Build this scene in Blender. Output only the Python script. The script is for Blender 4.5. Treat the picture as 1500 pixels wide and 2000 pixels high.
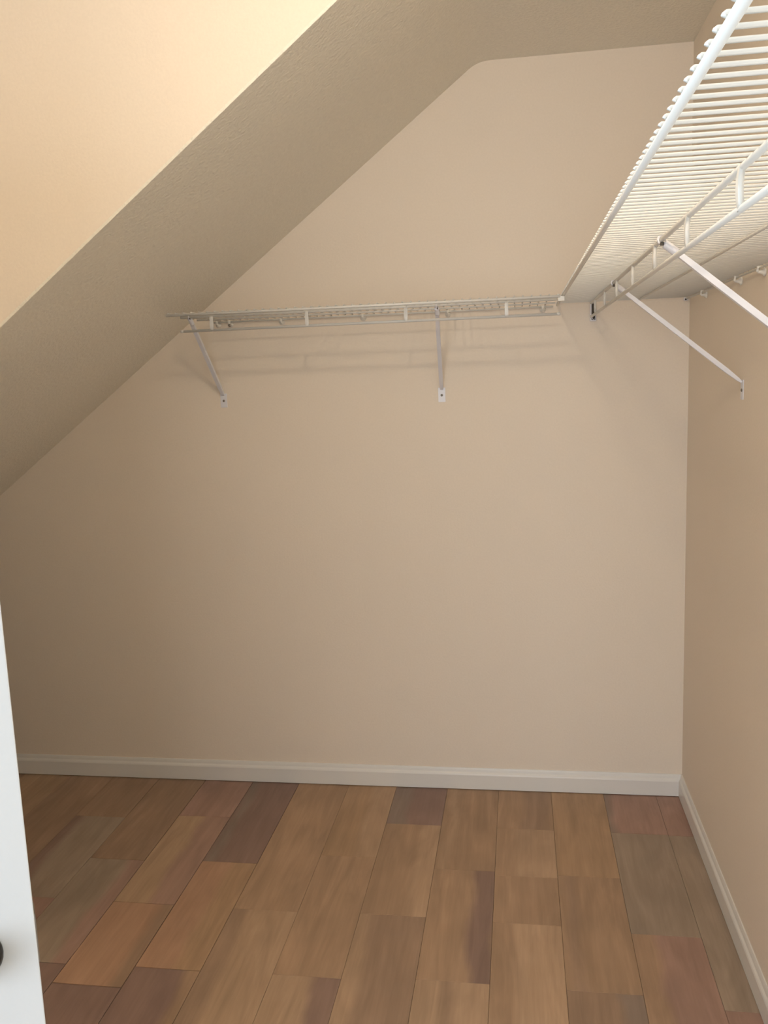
import bpy, bmesh, math, random
from mathutils import Vector, Matrix

# ------------------------------------------------------------------ clearing
for o in list(bpy.data.objects):
    bpy.data.objects.remove(o, do_unlink=True)
C = bpy.context.scene.collection
S = 1.028                      # survey units -> metres
random.seed(7)

# ------------------------------------------------------------------ camera
YAW, PITCH, ROLL = -0.155472, -0.155621, -0.0378019
CAM = Vector((-0.54876, -3.00904, 1.5)) * S
FPX = 1714.26
fw = Vector((math.sin(YAW)*math.cos(PITCH), math.cos(YAW)*math.cos(PITCH), math.sin(PITCH)))
r0 = Vector((math.cos(YAW), -math.sin(YAW), 0))
u0 = r0.cross(fw)
rt = r0*math.cos(ROLL) + u0*math.sin(ROLL)
up = -r0*math.sin(ROLL) + u0*math.cos(ROLL)
cd = bpy.data.cameras.new('camera')
cam = bpy.data.objects.new('camera', cd); C.objects.link(cam)
cd.sensor_fit = 'HORIZONTAL'; cd.sensor_width = 36.0; cd.lens = FPX/1500*36.0
cd.clip_start = 0.02
cam.matrix_world = Matrix(((rt.x, up.x, -fw.x, CAM.x), (rt.y, up.y, -fw.y, CAM.y),
                           (rt.z, up.z, -fw.z, CAM.z), (0, 0, 0, 1)))
bpy.context.scene.camera = cam

# ------------------------------------------------------------------ light
LAMP_POWER = 222.0              # emission strength of the bulb
LAMP_COL = (1.0, 0.81, 0.58)
DAY_POWER = 135.0
DAY_COL = (0.66, 0.86, 1.0)
REAR_POWER = 62.0
REAR_COL = (0.84, 0.92, 1.0)
w = bpy.data.worlds.new('world'); bpy.context.scene.world = w
w.use_nodes = True
w.node_tree.nodes['Background'].inputs[0].default_value = (0.78, 0.88, 1.0, 1)
w.node_tree.nodes['Background'].inputs[1].default_value = 0.5
vs = bpy.context.scene.view_settings
vs.view_transform = 'Standard'; vs.look = 'None'; vs.gamma = 1.0; vs.use_curve_mapping = False
vs.exposure = 0.0
dl = bpy.data.lights.new('daylight_from_hall', 'AREA')
dl.shape = 'RECTANGLE'; dl.size = 1.3; dl.size_y = 1.6; dl.energy = DAY_POWER; dl.color = DAY_COL
dlo = bpy.data.objects.new('daylight_from_hall', dl); C.objects.link(dlo)
dlo.location = (-3.45, -3.35, 1.45)
dlo.rotation_euler = (Vector((-1.2, -2.95, 1.15)) - Vector(dlo.location)).to_track_quat('-Z', 'Y').to_euler()

bl_ = bpy.data.lights.new('rear_fill', 'AREA')      # added soft fill, unseen behind the camera, lifts the whole closet
bl_.shape = 'RECTANGLE'; bl_.size = 2.2; bl_.size_y = 1.7; bl_.energy = REAR_POWER; bl_.color = REAR_COL
blo = bpy.data.objects.new('rear_fill', bl_); C.objects.link(blo)
blo.location = (-0.95, -5.4, 1.25); blo.rotation_euler = (math.radians(90), 0, 0)

# ------------------------------------------------------------------ materials
def mat(name):
    m = bpy.data.materials.new(name); m.use_nodes = True
    nt = m.node_tree; b = nt.nodes['Principled BSDF']
    return m, nt, b
def N(nt, t, **k):
    n = nt.nodes.new(t)
    for a, v in k.items(): setattr(n, a, v)
    return n
def paint(name, col, rough=0.75, bump=0.25, scale=160, speck=0.03, mottle=0.02, spec=0.25, dist=0.0015):
    m, nt, b = mat(name)
    tc = N(nt, 'ShaderNodeTexCoord')
    n1 = N(nt, 'ShaderNodeTexNoise'); n1.inputs['Scale'].default_value = scale; n1.inputs['Detail'].default_value = 3
    n2 = N(nt, 'ShaderNodeTexNoise'); n2.inputs['Scale'].default_value = 2.2; n2.inputs['Detail'].default_value = 2
    nt.links.new(tc.outputs['Object'], n1.inputs['Vector']); nt.links.new(tc.outputs['Object'], n2.inputs['Vector'])
    mx = N(nt, 'ShaderNodeMix', data_type='RGBA')
    mx.inputs[6].default_value = tuple(c*(1-mottle) for c in col)+(1,)
    mx.inputs[7].default_value = tuple(min(1, c*(1+mottle)) for c in col)+(1,)
    nt.links.new(n2.outputs['Fac'], mx.inputs[0])
    mx2 = N(nt, 'ShaderNodeMix', data_type='RGBA'); mx2.blend_type = 'MULTIPLY'; mx2.inputs[0].default_value = 1
    mr = N(nt, 'ShaderNodeMapRange'); mr.inputs[1].default_value = 0.3; mr.inputs[2].default_value = 0.7
    mr.inputs[3].default_value = 1-speck; mr.inputs[4].default_value = 1.0
    nt.links.new(n1.outputs['Fac'], mr.inputs[0])
    nt.links.new(mx.outputs[2], mx2.inputs[6]); nt.links.new(mr.outputs[0], mx2.inputs[7])
    nt.links.new(mx2.outputs[2], b.inputs['Base Color'])
    b.inputs['Roughness'].default_value = rough
    b.inputs['Specular IOR Level'].default_value = spec
    if bump:
        bp = N(nt, 'ShaderNodeBump'); bp.inputs['Strength'].default_value = bump; bp.inputs['Distance'].default_value = dist
        nt.links.new(n1.outputs['Fac'], bp.inputs['Height']); nt.links.new(bp.outputs[0], b.inputs['Normal'])
    return m
WALL = (0.895, 0.797, 0.685)
M = {}
M['wall'] = paint('cream_wall_paint', WALL, bump=0.25)
M['soffit'] = paint('textured_ceiling_paint', (0.90, 0.855, 0.75), bump=0.9, scale=105, speck=0.06, dist=0.0035, rough=0.55, spec=0.4)
M['trim'] = paint('white_trim_paint', (0.84, 0.82, 0.79), rough=0.35, bump=0.05, spec=0.5, speck=0.01)
M['door'] = paint('white_door_paint', (0.66, 0.675, 0.69), rough=0.4, bump=0.05, spec=0.4, speck=0.01)
M['vinyl'] = paint('white_vinyl_coating', (0.765, 0.755, 0.725), rough=0.32, bump=0.0, spec=0.5, speck=0.0, mottle=0.005)
M['bracket'] = paint('white_bracket_enamel', (0.84, 0.84, 0.90), rough=0.3, bump=0.0, spec=0.5, speck=0.0, mottle=0.005)
M['plastic'] = paint('translucent_white_plastic', (0.84, 0.82, 0.77), rough=0.3, bump=0.0, spec=0.5, speck=0.0)
M['dark'] = paint('dark_recess', (0.10, 0.085, 0.07), rough=0.6, bump=0.0, speck=0)
M['bronze'] = paint('dark_bronze_metal', (0.06, 0.055, 0.05), rough=0.3, bump=0.0, speck=0, spec=0.6)
M['bronze'].node_tree.nodes['Principled BSDF'].inputs['Metallic'].default_value = 0.8
M['steel'] = paint('zinc_screw_steel', (0.30, 0.28, 0.26), rough=0.35, bump=0.0, speck=0)
M['steel'].node_tree.nodes['Principled BSDF'].inputs['Metallic'].default_value = 0.9
M['subfloor'] = paint('dark_subfloor', (0.10, 0.07, 0.05), rough=0.9, bump=0.0, speck=0)
def emit(name, col, st):
    m, nt, b = mat(name)
    b.inputs['Base Color'].default_value = (1, 1, 1, 1)
    b.inputs['Emission Color'].default_value = col+(1,); b.inputs['Emission Strength'].default_value = st
    return m
M['bulb'] = emit('glowing_frosted_glass', LAMP_COL, LAMP_POWER)

def wood():
    m, nt, b = mat('hand_scraped_plank_wood')
    L = nt.links.new
    tc = N(nt, 'ShaderNodeTexCoord')
    at = N(nt, 'ShaderNodeAttribute', attribute_name='tone')
    as_ = N(nt, 'ShaderNodeAttribute', attribute_name='streak')   # r centre, g half width, b seed
    sx = N(nt, 'ShaderNodeSeparateXYZ'); L(tc.outputs['Object'], sx.inputs[0])
    ss = N(nt, 'ShaderNodeSeparateColor'); L(as_.outputs['Color'], ss.inputs[0])
    off = N(nt, 'ShaderNodeMath', operation='MULTIPLY'); off.inputs[1].default_value = 37.0; L(ss.outputs[2], off.inputs[0])
    # domain for grain: x, y, seed
    cmb = N(nt, 'ShaderNodeCombineXYZ'); L(sx.outputs[0], cmb.inputs[0]); L(sx.outputs[1], cmb.inputs[1]); L(off.outputs[0], cmb.inputs[2])
    def noise(scx, scy, sc, det=4, dist=0.0, rough=0.55):
        vm = N(nt, 'ShaderNodeVectorMath', operation='MULTIPLY'); vm.inputs[1].default_value = (scx, scy, 1)
        L(cmb.outputs[0], vm.inputs[0])
        n = N(nt, 'ShaderNodeTexNoise'); n.inputs['Scale'].default_value = sc; n.inputs['Detail'].default_value = det
        n.inputs['Distortion'].default_value = dist; n.inputs['Roughness'].default_value = rough
        L(vm.outputs[0], n.inputs['Vector']); return n
    g1 = noise(110, 5, 1.0, 5, 0.6)        # fine grain
    g2 = noise(13, 2.2, 1.0, 3, 1.2)       # broad cathedral tone
    g3 = noise(2.5, 2.5, 1.6, 2)           # blotches
    edge = noise(3, 3.2, 1.0, 4, 0.3)      # wobble of the streak's edge
    def mr(src, a, b_, c, d):
        n = N(nt, 'ShaderNodeMapRange'); n.inputs[1].default_value = a; n.inputs[2].default_value = b_
        n.inputs[3].default_value = c; n.inputs[4].default_value = d; L(src, n.inputs[0]); return n.outputs[0]
    def mul(a, b_):
        n = N(nt, 'ShaderNodeMath', operation='MULTIPLY'); L(a, n.inputs[0]); L(b_, n.inputs[1]); return n.outputs[0]
    f = mul(mul(mr(g1.outputs['Fac'], .3, .7, .93, 1.05), mr(g2.outputs['Fac'], .3, .7, .86, 1.12)), mr(g3.outputs['Fac'], .3, .7, .93, 1.07))
    # streak mask : |x - centre + wobble| < half width
    wob = mr(edge.outputs['Fac'], .3, .7, -.016, .016)
    cx = N(nt, 'ShaderNodeMath', operation='SUBTRACT'); L(sx.outputs[0], cx.inputs[0])
    cc = N(nt, 'ShaderNodeMath', operation='SUBTRACT'); cc.inputs[1].default_value = 0.5; L(ss.outputs[0], cc.inputs[0]); L(cc.outputs[0], cx.inputs[1])
    ad = N(nt, 'ShaderNodeMath', operation='ADD'); L(cx.outputs[0], ad.inputs[0]); L(wob, ad.inputs[1])
    ab = N(nt, 'ShaderNodeMath', operation='ABSOLUTE'); L(ad.outputs[0], ab.inputs[0])
    df = N(nt, 'ShaderNodeMath', operation='SUBTRACT'); L(ss.outputs[1], df.inputs[0]); L(ab.outputs[0], df.inputs[1])
    mask = mr(df.outputs[0], -.008, .020, 0.0, 0.9)
    st = N(nt, 'ShaderNodeAttribute', attribute_name='streak_tone')
    mx = N(nt, 'ShaderNodeMix', data_type='RGBA')
    L(mask, mx.inputs[0]); L(at.outputs['Color'], mx.inputs[6]); L(st.outputs['Color'], mx.inputs[7])
    m2 = N(nt, 'ShaderNodeVectorMath', operation='SCALE'); L(mx.outputs[2], m2.inputs[0]); L(f, m2.inputs['Scale'])
    L(m2.outputs[0], b.inputs['Base Color'])
    b.inputs['Roughness'].default_value = 0.52; b.inputs['Specular IOR Level'].default_value = 0.3
    bp = N(nt, 'ShaderNodeBump'); bp.inputs['Strength'].default_value = 0.2; bp.inputs['Distance'].default_value = 0.0015
    L(g1.outputs['Fac'], bp.inputs['Height']); L(bp.outputs[0], b.inputs['Normal'])
    return m
M['wood'] = wood()

# ------------------------------------------------------------------ helpers
def link(name, bm, m, parent=None, smooth=False, loc=(0, 0, 0)):
    me = bpy.data.meshes.new(name); bmesh.ops.recalc_face_normals(bm, faces=bm.faces); bm.to_mesh(me); bm.free()
    me.materials.append(m)
    if smooth:
        for p in me.polygons: p.use_smooth = True
    o = bpy.data.objects.new(name, me); C.objects.link(o); o.location = loc
    if parent: o.parent = parent
    return o
def thing(name, label, cat, loc=(0, 0, 0), group=None):
    o = bpy.data.objects.new(name, None); C.objects.link(o); o.location = loc; o.empty_display_size = .05
    o['label'] = label; o['category'] = cat
    if group: o['group'] = group
    return o
def structure(o, label=None):
    o['kind'] = 'structure'
    if label: o['label'] = label
    return o
def box(bm, x0, x1, y0, y1, z0, z1, bev=0):
    r = bmesh.ops.create_cube(bm, size=1)
    for v in r['verts']:
        v.co = Vector((x0+(v.co.x+.5)*(x1-x0), y0+(v.co.y+.5)*(y1-y0), z0+(v.co.z+.5)*(z1-z0)))
    if bev:
        es = list({e for v in r['verts'] for e in v.link_edges})
        bmesh.ops.bevel(bm, geom=es, offset=bev, segments=2, affect='EDGES', profile=.5)
    return bm
def prism(bm, pts, axis, a, b):
    """extrude a 2-D outline (list of 2-tuples in the two other axes, in xyz order) from a to b along axis"""
    def P(p, t):
        return {'x': (t, p[0], p[1]), 'y': (p[0], t, p[1]), 'z': (p[0], p[1], t)}[axis]
    va = [bm.verts.new(P(p, a)) for p in pts]; vb = [bm.verts.new(P(p, b)) for p in pts]
    bm.faces.new(va); bm.faces.new(vb)
    n = len(pts)
    for i in range(n): bm.faces.new((va[i], va[(i+1) % n], vb[(i+1) % n], vb[i]))
    return bm
def tube(bm, path, r, seg=8, cap=True):
    rings = []; P = [Vector(p) for p in path]; ref = None
    for i, p in enumerate(P):
        t = (P[min(i+1, len(P)-1)] - P[max(i-1, 0)]).normalized()
        if ref is None: ref = Vector((0, 0, 1)) if abs(t.z) < .9 else Vector((1, 0, 0))
        a = (ref - t*ref.dot(t)).normalized(); b = t.cross(a); ref = a
        rings.append([bm.verts.new(p + (a*math.cos(k*2*math.pi/seg) + b*math.sin(k*2*math.pi/seg))*r) for k in range(seg)])
    for A, B in zip(rings, rings[1:]):
        for k in range(seg): bm.faces.new((A[k], A[(k+1) % seg], B[(k+1) % seg], B[k]))
    if cap: bm.faces.new(rings[0]); bm.faces.new(rings[-1])
    return bm
def lathe(bm, prof, seg=20, mtx=Matrix()):
    """prof: list of (radius, height) about z"""
    rings = [[bm.verts.new(mtx @ Vector((max(r, 1e-4)*math.cos(k*2*math.pi/seg), max(r, 1e-4)*math.sin(k*2*math.pi/seg), h))) for k in range(seg)] for r, h in prof]
    for A, B in zip(rings, rings[1:]):
        for k in range(seg): bm.faces.new((A[k], A[(k+1) % seg], B[(k+1) % seg], B[k]))
    bm.faces.new(rings[0]); bm.faces.new(rings[-1])
    return bm
NEW = bmesh.new

# ------------------------------------------------------------------ room shell
H = 2.4755*S
FY = -1.041*S                   # plane of the wall above / beside the understair alcove
XL = -1.875*S                    # left wall of the front part
YB = -3.95*S                    # wall behind the camera
SL = 0.7577
def slope_z(x): return 1.671*S + SL*(x + 1.7256*S)
def slope_x(z): return (z - 1.671*S)/SL - 1.7256*S
XF = slope_x(0)                 # slope meets the floor
XT = slope_x(H)                 # slope meets the flat ceiling
T = 0.12
# wall_back
bm = prism(NEW(), [(0.0, 0.0), (XF, 0.0), (XT, H), (0.0, H)], 'y', 0.0, T)
structure(link('wall_back', bm, M['wall']))
# wall_right
structure(link('wall_right', box(NEW(), 0, T, YB-T, T, -.05, H+.02), M['wall']))
# wall_left with doorway, in the front part of the closet
DY0, DY1, DH = -2.655*S, -3.555*S, 2.06   # doorway limits
bm = NEW()
box(bm, XL-T, XL, DY0, FY, 0, H); box(bm, XL-T, XL, YB-T, DY1, 0, H); box(bm, XL-T, XL, DY1, DY0, DH, H)
structure(link('wall_left', bm, M['wall']))
bm = NEW()                        # unseen wall behind the camera, opened wide to let the added fill in
box(bm, XL-T, -1.75, YB-T, YB, 0, H); box(bm, -.16, 0, YB-T, YB, 0, H); box(bm, -1.75, -.16, YB-T, YB, 2.10, H)
structure(link('wall_rear', bm, M['wall']))
# wall_front_of_alcove: the bright wall that stands over the sloped soffit; its underside is the soffit edge
R_ = .05*S
def bend(n=8):
    """profile of slope + rounded bend + flat ceiling, lower face, from left to right"""
    a0 = math.atan(SL); t = R_*math.tan(a0/2) * 2.2
    p0 = Vector((XT - t*math.cos(a0), H - t*math.sin(a0))); p1 = Vector((XT, H)); p2 = Vector((XT + t, H))
    return [tuple((1-s)**2*p0 + 2*s*(1-s)*p1 + s*s*p2) for s in [i/n for i in range(n+1)]]
prof = [(XF, 0.0)] + bend() 
top = [(prof[-1][0], H+.001)]
bm = prism(NEW(), [(XF-.3, 0), (XF, 0)] + prof[1:] + [(prof[-1][0], H+.1), (XF-.3, H+.1)], 'y', FY, FY+.04)
prism(bm, [(XF, 0), (XL, 0), (XL, slope_z(XL))], 'y', FY, FY+.04)      # closes the space under the stairs left of the opening
structure(link('wall_alcove', bm, M['wall']))
# ceiling: flat part everywhere; sloped soffit inside the alcove as its own mesh, edge rounded like a drywall bead
bm = box(NEW(), XL-T, 0, YB-T, T, H, H+.06)
structure(link('ceiling', bm, M['soffit']))
bm = NEW()
rb = .0012
ys = [T]; offs = [0.0]
for k in range(5):
    a = k/4*math.pi/2
    ys.append(FY - .0005 + rb - rb*math.sin(a)); offs.append(rb - rb*math.cos(a))
rows = []
low = prof; nrm = []
for i, p in enumerate(low):
    a = Vector(low[max(i-1, 0)]); b = Vector(low[min(i+1, len(low)-1)]); d = (b-a).normalized(); nrm.append(Vector((-d.y, d.x)))
for y, o in zip(ys, offs):
    rows.append([bm.verts.new((p[0]+n.x*o, y, p[1]+n.y*o-.0006)) for p, n in zip(low, nrm)])
rows.append([bm.verts.new((p[0]+n.x*.03, FY+.002, p[1]+n.y*.03)) for p, n in zip(low, nrm)])
rows.append([bm.verts.new((p[0]+n.x*.03, T, p[1]+n.y*.03)) for p, n in zip(low, nrm)])
for A, B in zip(rows, rows[1:]+rows[:1]):
    for k in range(len(low)-1): bm.faces.new((A[k], A[k+1], B[k+1], B[k]))
bm.faces.new([r[0] for r in rows]); bm.faces.new([r[-1] for r in rows])
structure(link('ceiling_sloped', bm, M['soffit']))

# baseboards (eased top edge)
BH, BT = .0785*S, .013*S
def bprof(sgn=1):
    return [(0, .002), (BT, .002), (BT, BH*.70), (BT*.86, BH*.76), (BT*.55, BH*.83), (BT*.42, BH*.93), (BT*.25, BH), (0, BH)]
bm = prism(NEW(), [(-p[0], p[1]) for p in bprof()], 'x', XF+.06, 0.0)
structure(link('baseboard_back', bm, M['trim']))
bm = prism(NEW(), [(-p[0], p[1]) for p in bprof()], 'y', YB, 0.0)
structure(link('baseboard_right', bm, M['trim']))
bm = prism(NEW(), [(XL+p[0], p[1]) for p in bprof()], 'y', DY0+.07, FY)
structure(link('baseboard_left', bm, M['trim']))
# door casing on the doorway in the left wall
bm = NEW()
box(bm, XL-T, XL+.012, DY0-.018, DY0, 0, DH, .002); box(bm, XL-T, XL+.012, DY1, DY1+.018, 0, DH, .002); box(bm, XL-T, XL+.012, DY1, DY0, DH-.018, DH, .002)
box(bm, XL, XL+.015, DY0, DY0+.06, 0, DH+.06, .003); box(bm, XL, XL+.015, DY1-.06, DY1, 0, DH+.06, .003); box(bm, XL, XL+.015, DY1, DY0, DH, DH+.06, .003)
structure(link('trim_1', bm, M['trim']))

# floor: substrate slab carrying individually built planks
floor = structure(link('floor', box(NEW(), XF-.3, T, YB-T, T, -.05, -.012), M['subfloor']))
structure(link('floor_bedroom', box(NEW(), XL-.02, 1.2, -6.2, YB-T, -.05, 0), M['subfloor']))
structure(link('floor_hall', box(NEW(), -4.6, XL-.02, YB-.9, DY0+.9, -.05, 0), M['subfloor']))
def lin(c): return tuple(1.25*((v/255+.055)/1.055)**2.4 if v > 10 else v/255/12.92 for v in c)
TAN, LIGHT, GOLD, BROWN, MAUVE = (156, 130, 107), (167, 141, 117), (160, 133, 107), (147, 123, 104), (131, 108, 99)
PINK, GREY, DGREY, ORNG = (152, 124, 112), (148, 132, 117), (130, 115, 105), (162, 130, 108)
pal = [TAN, LIGHT, GOLD, BROWN, PINK, GREY, TAN, BROWN]
edges = [-0.0, -.090, -.270, -.452, -.638, -.823, -1.010, -1.188, -1.378, -1.557, -1.745, -1.930, -2.116, -2.300]
while edges[-1] > XF/S - .1: edges.append(edges[-1]-.185)
# per column: list of (front end y, tone, streak centre fraction (0 left .. 1 right), streak half width fraction, streak tone)
cols = {
 0: [(-.28, PINK, .5, 0, TAN), (-1.07, GREY, .5, 0, TAN), (-1.6, PINK, .5, 0, TAN)],
 1: [(-.277, PINK, .04, .12, DGREY), (-.80, GREY, .5, 0, TAN), (-1.45, PINK, .0, .35, TAN)],
 2: [(-.54, GOLD, .5, 0, TAN), (-1.038, TAN, .2, .12, BROWN), (-1.5, BROWN, .95, .28, DGREY)],
 3: [(-.277, TAN, .72, .26, BROWN), (-.555, LIGHT, .15, .2, TAN), (-.785, TAN, .5, 0, TAN), (-1.5, LIGHT, .05, .3, TAN)],
 4: [(-.536, TAN, .2, .1, LIGHT), (-1.035, TAN, .87, .22, MAUVE), (-1.7, LIGHT, .42, .09, BROWN)],
 5: [(-.277, MAUVE, .18, .2, DGREY), (-.78, TAN, .86, .22, LIGHT), (-1.5, BROWN, .06, .22, LIGHT)],
 6: [(-.49, GOLD, .9, .38, LIGHT), (-1.052, TAN, .5, 0, LIGHT), (-1.6, LIGHT, .86, .26, MAUVE)],
 7: [(-.79, TAN, .5, 0, TAN), (-1.42, LIGHT, .04, .28, BROWN)],
 8: [(-.556, MAUVE, .12, .12, DGREY), (-1.06, ORNG, .9, .35, GOLD), (-1.5, MAUVE, .98, .2, TAN)],
 9: [(-.28, PINK, .5, 0, TAN), (-.79, LIGHT, 1.0, .5, PINK), (-1.14, ORNG, .96, .15, BROWN), (-1.6, MAUVE, .5, 0, TAN)],
 10: [(-.57, BROWN, .5, 0, TAN), (-1.068, GREY, 1.0, .3, PINK), (-1.5, MAUVE, .5, 0, TAN)],
 11: [(-.31, BROWN, .5, 0, TAN), (-.79, GREY, .02, .24, MAUVE), (-1.3, PINK, .5, 0, TAN)],
 12: [(-.66, BROWN, .5, 0, TAN), (-1.2, PINK, .2, .2, MAUVE)],
}
gap = .0003
for ci in range(len(edges)-1):
    xa, xb = edges[ci+1]*S, edges[ci]*S
    xb = min(xb, -.001)
    lst = list(cols.get(ci, []))
    y = lst[-1][0] if lst else 0
    while y > YB/S:
        y -= random.choice([.26, .52, .52, .78])
        lst.append((max(y, YB/S), random.choice(pal), random.random(), random.choice([0, 0, .15, .25]), random.choice([MAUVE, BROWN, LIGHT])))
    y0 = -.004
    gap = .0010 if ci in (8, 9, 10) else .0003
    for (y1, tone, sc, sw, stone) in lst:
        if y0 - y1 < .02: continue
        a, b = y1*S, y0*S if y0 > -.01 else y0*S
        if xb < XL-T and a < FY: a = FY      # under the stairs the floor stops at the alcove wall
        if b - a > .02:
            wdt = xb-xa; ln = b-a
            bm = NEW(); h = -.0004 - random.random()*.0004
            box(bm, -wdt/2+gap, wdt/2-gap, -ln/2+gap, ln/2-gap, -.012, h, 0)
            tf = [e for e in bm.edges if all(v.co.z > -.006 for v in e.verts)]
            bmesh.ops.bevel(bm, geom=tf, offset=.0007, segments=1, affect='EDGES')
            o = link('plank', bm, M['wood'], floor, loc=((xa+xb)/2, (a+b)/2, 0))
            me = o.data; n = len(me.vertices)
            j = 1 + random.uniform(-.04, .04); seed = random.random()
            for nm, col in (('tone', tuple(c*j for c in lin(tone))), ('streak_tone', lin(stone)),
                            ('streak', (.5 + (sc-.5)*wdt, sw*wdt if sw else -.1, seed))):
                at = me.attributes.new(nm, 'FLOAT_COLOR', 'POINT')
                at.data.foreach_set('color', list(col+(1,))*n)
        y0 = y1

# ------------------------------------------------------------------ wire shelving
ZS = 1.703*S                     # centre of the rails
WR, RR = .0021, .0043            # cross-wire and rail radii
DEP, STR, MID = .418*S, .310*S, .166*S
def shelf(name, label, origin, rot, length, n_wire, straps, start_wire, group, bar=(0, None), mid_r=.0030):
    """local frame: +x runs along the wall, -y sticks out from it, z = 0 at the rails"""
    t = thing(name, label, 'shelf', origin, group); t.rotation_euler = (0, 0, rot)
    def rail(nm, y, z, r, x0, x1): return link(nm, tube(NEW(), [(x0, y, z), (x1, y, z)], r, 10), M['vinyl'], t, True)
    rail('front_rail', -DEP, 0, RR, 0, length)
    rail('middle_rail', -STR, 0, RR, .004, length-.004)
    rail('middle_rail', -MID, 0, mid_r, .004, length-.004)
    rail('back_rail', -.012, 0, mid_r, .004, length-.004)
    b0, b1 = bar[0], bar[1] if bar[1] is not None else length
    hb = rail('hanging_bar', -STR, -.0425*S, RR, b0, b1)
    for xe in (b0, b1):
        bm = lathe(NEW(), [(0, -.006), (.0045, -.005), (.0052, 0), (.0045, .005), (0, .006)], 10, Matrix.Translation((xe, -STR, -.0425*S)) @ Matrix.Rotation(math.pi/2, 4, 'Y'))
        link('end_cap', bm, M['vinyl'], hb, True)
    # cross wires lie on the rails, tips turned down over the front rail
    zt = RR + WR - .0004
    path = [(0, -.010, zt), (0, -DEP-.0030, zt), (0, -DEP-RR+.0004, zt-.0010), (0, -DEP-RR-.0002, zt-.0022)]
    first = link('cross_wire', tube(NEW(), path, WR, 8), M['vinyl'], t, True, (start_wire, 0, 0))
    for k in range(1, n_wire):
        c = first.copy(); C.objects.link(c); c.parent = t; c.location = (start_wire + k*.0247*S, 0, 0)
    # straps that carry the hanging bar
    bm = NEW()
    zb = -.0425*S
    pts = []
    for s in range(7):
        f_ = s/6; z = .003 + (zb-.006)*f_
        pts.append((-STR - .0036 - .0022*math.sin(math.pi*f_), z))
    inner = [(p[0]+.0062, p[1]) for p in reversed(pts)]
    prism(bm, pts+inner, 'x', -.0056, .0056)
    bmesh.ops.bevel(bm, geom=[e for e in bm.edges if abs(e.verts[0].co.x-e.verts[1].co.x) < 1e-6], offset=.0012, segments=2, affect='EDGES')
    sfirst = link('strap', bm, M['vinyl'], t, True, (straps[0], 0, 0))
    for s in straps[1:]:
        c = sfirst.copy(); C.objects.link(c); c.parent = t; c.location = (s, 0, 0)
    return t
# right-hand shelf: local x runs towards the camera (world -y); local -y = world -x
RL = 2.78*S
shelf('wire_shelf', 'long white wire closet shelf along the right wall, coming towards the camera', (0, -.004, ZS), -math.pi/2, RL,
      112, [(.18+.30*k)*S for k in range(9)], .0105, 'white ventilated wire closet shelves', bar=(.012, RL-.004))
# back-wall shelf: local x = world x
BX0, BX1 = -1.600*S, -.428*S
bl = BX1-BX0
shelf('wire_shelf', 'short white wire closet shelf across the upper back wall under the slope', (BX0, 0, ZS-.004), 0, bl,
      47, [v*S-BX0 for v in (-1.495, -1.189, -.882, -.58)], .006, 'white ventilated wire closet shelves', bar=(.006*S, bl))

# ------------------------------------------------------------------ slanted support brackets
def bracket(label, loc, rot, group, tilt=0.0):
    """local: wall plane y=0, arm rises towards -y"""
    t = thing('shelf_bracket', label, 'bracket', loc, group); t.rotation_euler = (0, 0, rot)
    # foot plate against the wall (z=0 at screw)
    bm = box(NEW(), -.0125, .0125, -.0018, 0, -.024, .026, .0006)
    link('foot_plate', bm, M['bracket'], t)
    a = Vector((0, -.003, .020)); b = Vector((tilt, -STR+.006, (1.703-1.428)*S-.008))
    d = (b-a).normalized(); side = Vector((1, 0, 0)); side = (side - d*side.dot(d)).normalized(); nrm_ = d.cross(side).normalized()
    if nrm_.y > 0: nrm_ = -nrm_
    # U-channel arm: open towards the room-side underside, narrowing at both ends
    bm = NEW()
    stations = [(0.0, .0045, .004), (.03, .0058, .008), (.12, .0065, .0115), (.82, .0062, .0105), (.93, .0058, .009), (1.0, .005, .006)]
    rows = []
    L_ = (b-a).length
    for s, hw, dp in stations:
        c = a + d*L_*s; wt = .0013
        pr = [(-hw, 0), (hw, 0), (hw, dp), (hw-wt, dp), (hw-wt, wt), (-hw+wt, wt), (-hw+wt, dp), (-hw, dp)]
        rows.append([bm.verts.new(c + side*p[0] + nrm_*(dp*.5 - p[1])) for p in pr])
    for A, B in zip(rows, rows[1:]):
        for k in range(8): bm.faces.new((A[k], A[(k+1) % 8], B[(k+1) % 8], B[k]))
    for rr in (rows[0], rows[-1]):
        bm.faces.new((rr[0], rr[1], rr[4], rr[5])); bm.faces.new((rr[1], rr[2], rr[3], rr[4])); bm.faces.new((rr[5], rr[6], rr[7], rr[0]))
    link('arm', bm, M['bracket'], t)
    # hook that grips the middle rail
    zr = (1.703-1.428)*S
    pts = [b + d*(-.012), b + Vector((0, -.002, .002))]
    for k in range(7):
        an = math.radians(-60 - k*40)
        pts.append(Vector((tilt, -STR + .0070*math.cos(an), zr + .0070*math.sin(an))))
    link('rail_hook', tube(NEW(), pts, .0022, 8), M['bracket'], t, True)
    # pad behind the hook
    bm = tube(NEW(), [(tilt, -STR+.0035, zr-.0075), (tilt, -STR+.006, zr-.0085), (tilt, -STR+.022, zr-.021), (tilt, -STR+.026, zr-.0245)], .0075, 12)
    link('arm_end', bm, M['bracket'], t, True)
    bm = box(NEW(), tilt+.0015, tilt+.004, -STR-.004, -STR+.003, zr-.0105, zr-.0045, .0008)
    o = link('clip', bm, M['dark'], t); o['label'] = 'small dark metal clip'
    bm = lathe(NEW(), [(0, 0), (.0045, 0), (.0042, .0015), (.002, .0028), (.0004, .003)], 12, Matrix.Translation((0, -.0016, 0)) @ Matrix.Rotation(math.pi/2, 4, 'X'))
    o = link('screw', bm, M['steel'], t, True); o['label'] = 'dark steel screw'
    return t
ZP = 1.428*S
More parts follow.
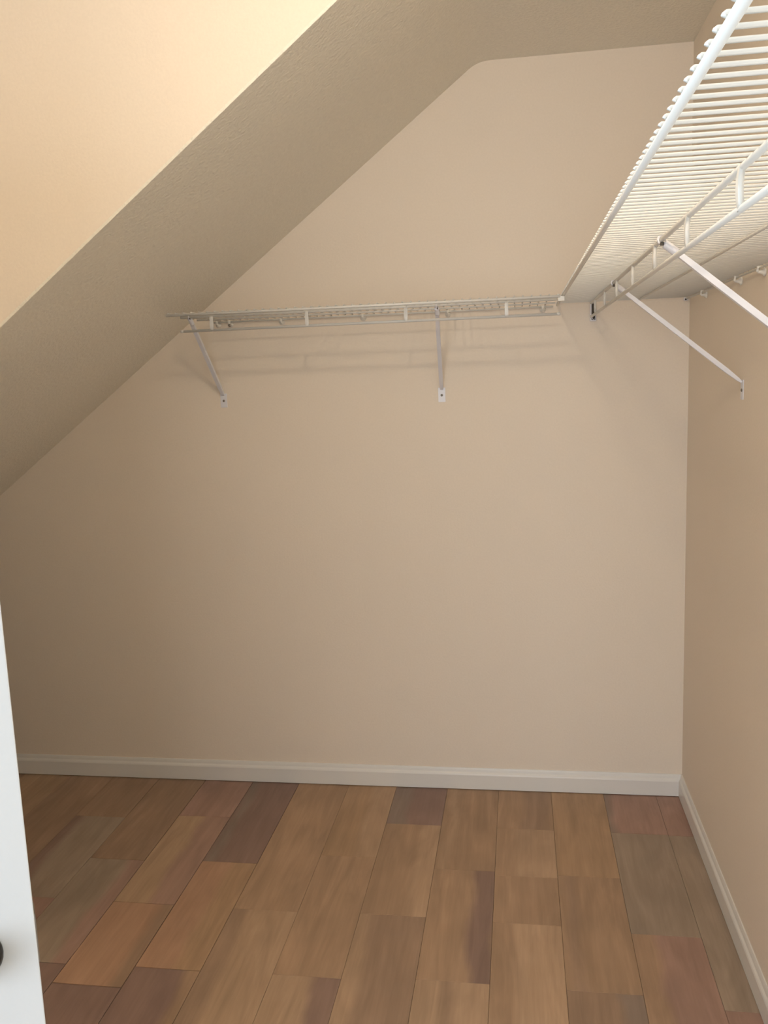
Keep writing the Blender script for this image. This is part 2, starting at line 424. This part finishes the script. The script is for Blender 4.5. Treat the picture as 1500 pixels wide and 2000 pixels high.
gb = 'slanted white shelf brackets'
bracket('white slanted bracket under the left end of the back wall shelf, beside the sloped ceiling', (-1.578*S, 0, ZP), 0, gb, tilt=.010)
bracket('white slanted bracket under the middle of the back wall shelf', (-.806*S, 0, ZP-.006), 0, gb, tilt=.018)
bracket('white slanted bracket on the right wall nearest the back corner', (0, -.708*S, ZP), -math.pi/2, gb)
bracket('white slanted bracket on the right wall nearest the camera, cut by the right picture edge', (0, -1.45*S, ZP), -math.pi/2, gb)

# ------------------------------------------------------------------ wall clips holding the back rails
def clip(loc, rot, dark=False):
    """rounded plastic saddle with a peg, hooks over the back rail"""
    bm = NEW()
    lathe(bm, [(0, 0), (.010, 0), (.010, .003), (.006, .0065), (.0035, .013), (.003, .017), (0, .0175)], 14,
          Matrix.Translation((0, 0, -.009)) @ Matrix.Rotation(math.pi/2, 4, 'X'))
    box(bm, -.0045, .0045, -.0175, -.0065, -.0005, .0045, .001)
    box(bm, -.0045, .0045, -.019, -.0155, -.009, .0045, .001)
    return bm
def place_clip(label, loc, rot, dark=False):
    t = thing('wall_clip', label, 'clip', loc, 'plastic shelf clips on the walls'); t.rotation_euler = (0, 0, rot)
    link('clip_body', clip(loc, rot), M['plastic'], t, True)
    bm = lathe(NEW(), [(0, 0), (.0034 if not dark else .0055, 0), (.003, .0016), (0, .002)], 10, Matrix.Translation((0 if not dark else .002, -.0185, -.006 if not dark else -.0125)) @ Matrix.Rotation(math.pi/2, 4, 'X'))
    o = link('screw', bm, M['steel'] if dark else M['plastic'], t, True)
    if dark: o['label'] = 'dark exposed screw'
    return t
names = ['white plastic wall clip at the left end of the back shelf rail',
         'wall clip with a dark exposed screw near the left end of the back shelf',
         'second pale wall clip from the left on the back shelf rail',
         'pale wall clip midway between the two brackets on the back wall',
         'white wall clip just right of the middle bracket on the back wall',
         'pale wall clip nearest the right end of the back wall shelf']
for nm, x in zip(names, (-1.579, -1.535, -1.351, -1.066, -.778, -.465)):
    place_clip(nm, (x*S, 0, ZS-.004), 0, 'exposed' in nm)
for nm, y in (('small wall clip on the right wall closest to the back corner', -.263), ('wall clip on the right wall above the farther bracket', -.673),
              ('wall clip on the right wall at the right picture edge', -.885)):
    place_clip(nm, (0, y*S, ZS), -math.pi/2)
# metal end sockets at the back wall
t = thing('end_bracket', 'narrow white end bracket with dark slot where the long shelf meets the back wall', 'bracket', (-.303*S, 0, 1.677*S))
bm = NEW()
box(bm, -.011, -.0065, -.016, 0, -.030, .026, .001); box(bm, .006, .0085, -.016, 0, -.030, .026, .001)
box(bm, -.011, .0085, -.0022, 0, -.030, .026, 0); box(bm, -.011, .0085, -.016, 0, -.0325, -.029, .001)
link('housing', bm, M['bracket'], t)
o = link('slot', box(NEW(), -.0064, .0059, -.004, -.0023, -.028, .026), M['dark'], t); o['label'] = 'dark recessed slot'
link('hook', tube(NEW(), [(-.004, -.010, -.020), (-.003, -.010, -.0255), (.001, -.010, -.0275), (.005, -.010, -.025)], .0014, 8), M['bracket'], t, True)
t = thing('corner_clip', 'small grey clip in the back right corner under the long shelf', 'clip', (-.010*S, 0, 1.704*S))
bm = NEW(); box(bm, -.010, .003, -.014, 0, -.007, .003, .001); link('clip_body', bm, M['bracket'], t)
o = link('slot', box(NEW(), -.0075, -.0015, -.0152, -.0138, -.0055, -.001), M['dark'], t); o['label'] = 'dark slot'
# joiner where the short shelf meets the front rail of the long shelf
t = thing('shelf_joiner', 'small white joining clip where the short shelf meets the long shelf', 'clip', (-.423*S, -.414*S, ZS))
bm = NEW(); box(bm, -.012, .008, -.006, .006, -.018, -.003, .002); tube(bm, [(-.010, 0, -.002), (-.010, 0, .003)], .004, 8)
link('joiner_body', bm, M['plastic'], t)

# ------------------------------------------------------------------ open door at the left
DW = .90
EX, EY = -1.0857*S, -2.19*S      # latch corner of the face towards the camera
DA = math.radians(33.5)          # leaf turned this far from the back wall's direction
t = thing('closet_door', 'open white door at the lower left, its latch edge towards the room', 'door', (EX-DW*math.cos(DA), EY-DW*math.sin(DA), 0))
t.rotation_euler = (0, 0, DA)
link('door_leaf', box(NEW(), 0, DW, 0, .035, .012, 2.02, .0015), M['door'], t)
kz = .918; KB = .0672
kb = link('door_knob', lathe(NEW(), [(0, 0), (.032, 0), (.032, .003), (.029, .007), (.014, .010), (.011, .014), (.011, .030), (.016, .035), (.0245, .042), (.0265, .050), (.0245, .058), (.016, .064), (0, .066)], 28,
     Matrix.Translation((DW-KB, 0, kz)) @ Matrix.Rotation(math.pi/2, 4, 'X')), M['bronze'], t, True)
kb['label'] = 'dark bronze round knob'
kb2 = link('door_knob', lathe(NEW(), [(0, 0), (.032, 0), (.032, .003), (.029, .007), (.014, .010), (.011, .014), (.011, .030), (.016, .035), (.0245, .042), (.0265, .050), (.0245, .058), (.016, .064), (0, .066)], 28,
     Matrix.Translation((DW-KB, .035, kz)) @ Matrix.Rotation(-math.pi/2, 4, 'X')), M['bronze'], t, True)
bm = box(NEW(), DW-.0005, DW+.0012, .005, .030, kz-.03, kz+.03); link('latch_plate', bm, M['steel'], t)
for z in (.25, 1.0, 1.75):
    link('hinge', tube(NEW(), [(-.006, .0, z-.045), (-.006, .0, z+.045)], .006, 10), M['steel'], t, True)

# ------------------------------------------------------------------ ceiling lamp (above the frame; its bulb lights the closet)
LX, LY, LZ = -.743*S, -1.95*S, 2.35*S
t = thing('ceiling_lamp', 'bare frosted globe bulb in a white ceiling lampholder above the closet', 'lamp', (LX, LY, H))
link('lampholder', lathe(NEW(), [(0, -.0005), (.055, -.0005), (.055, -.008), (.045, -.018), (.022, -.024), (.020, -.034), (0, -.034)], 24), M['trim'], t, True)
bb = link('bulb', lathe(NEW(), [(0, .045), (.018, .043), (.034, .032), (.044, .015), (.045, 0), (.043, -.016), (.032, -.033), (.018, -.0425), (0, -.045)], 20, Matrix.Translation((0, 0, LZ-H))), M['bulb'], t, True)
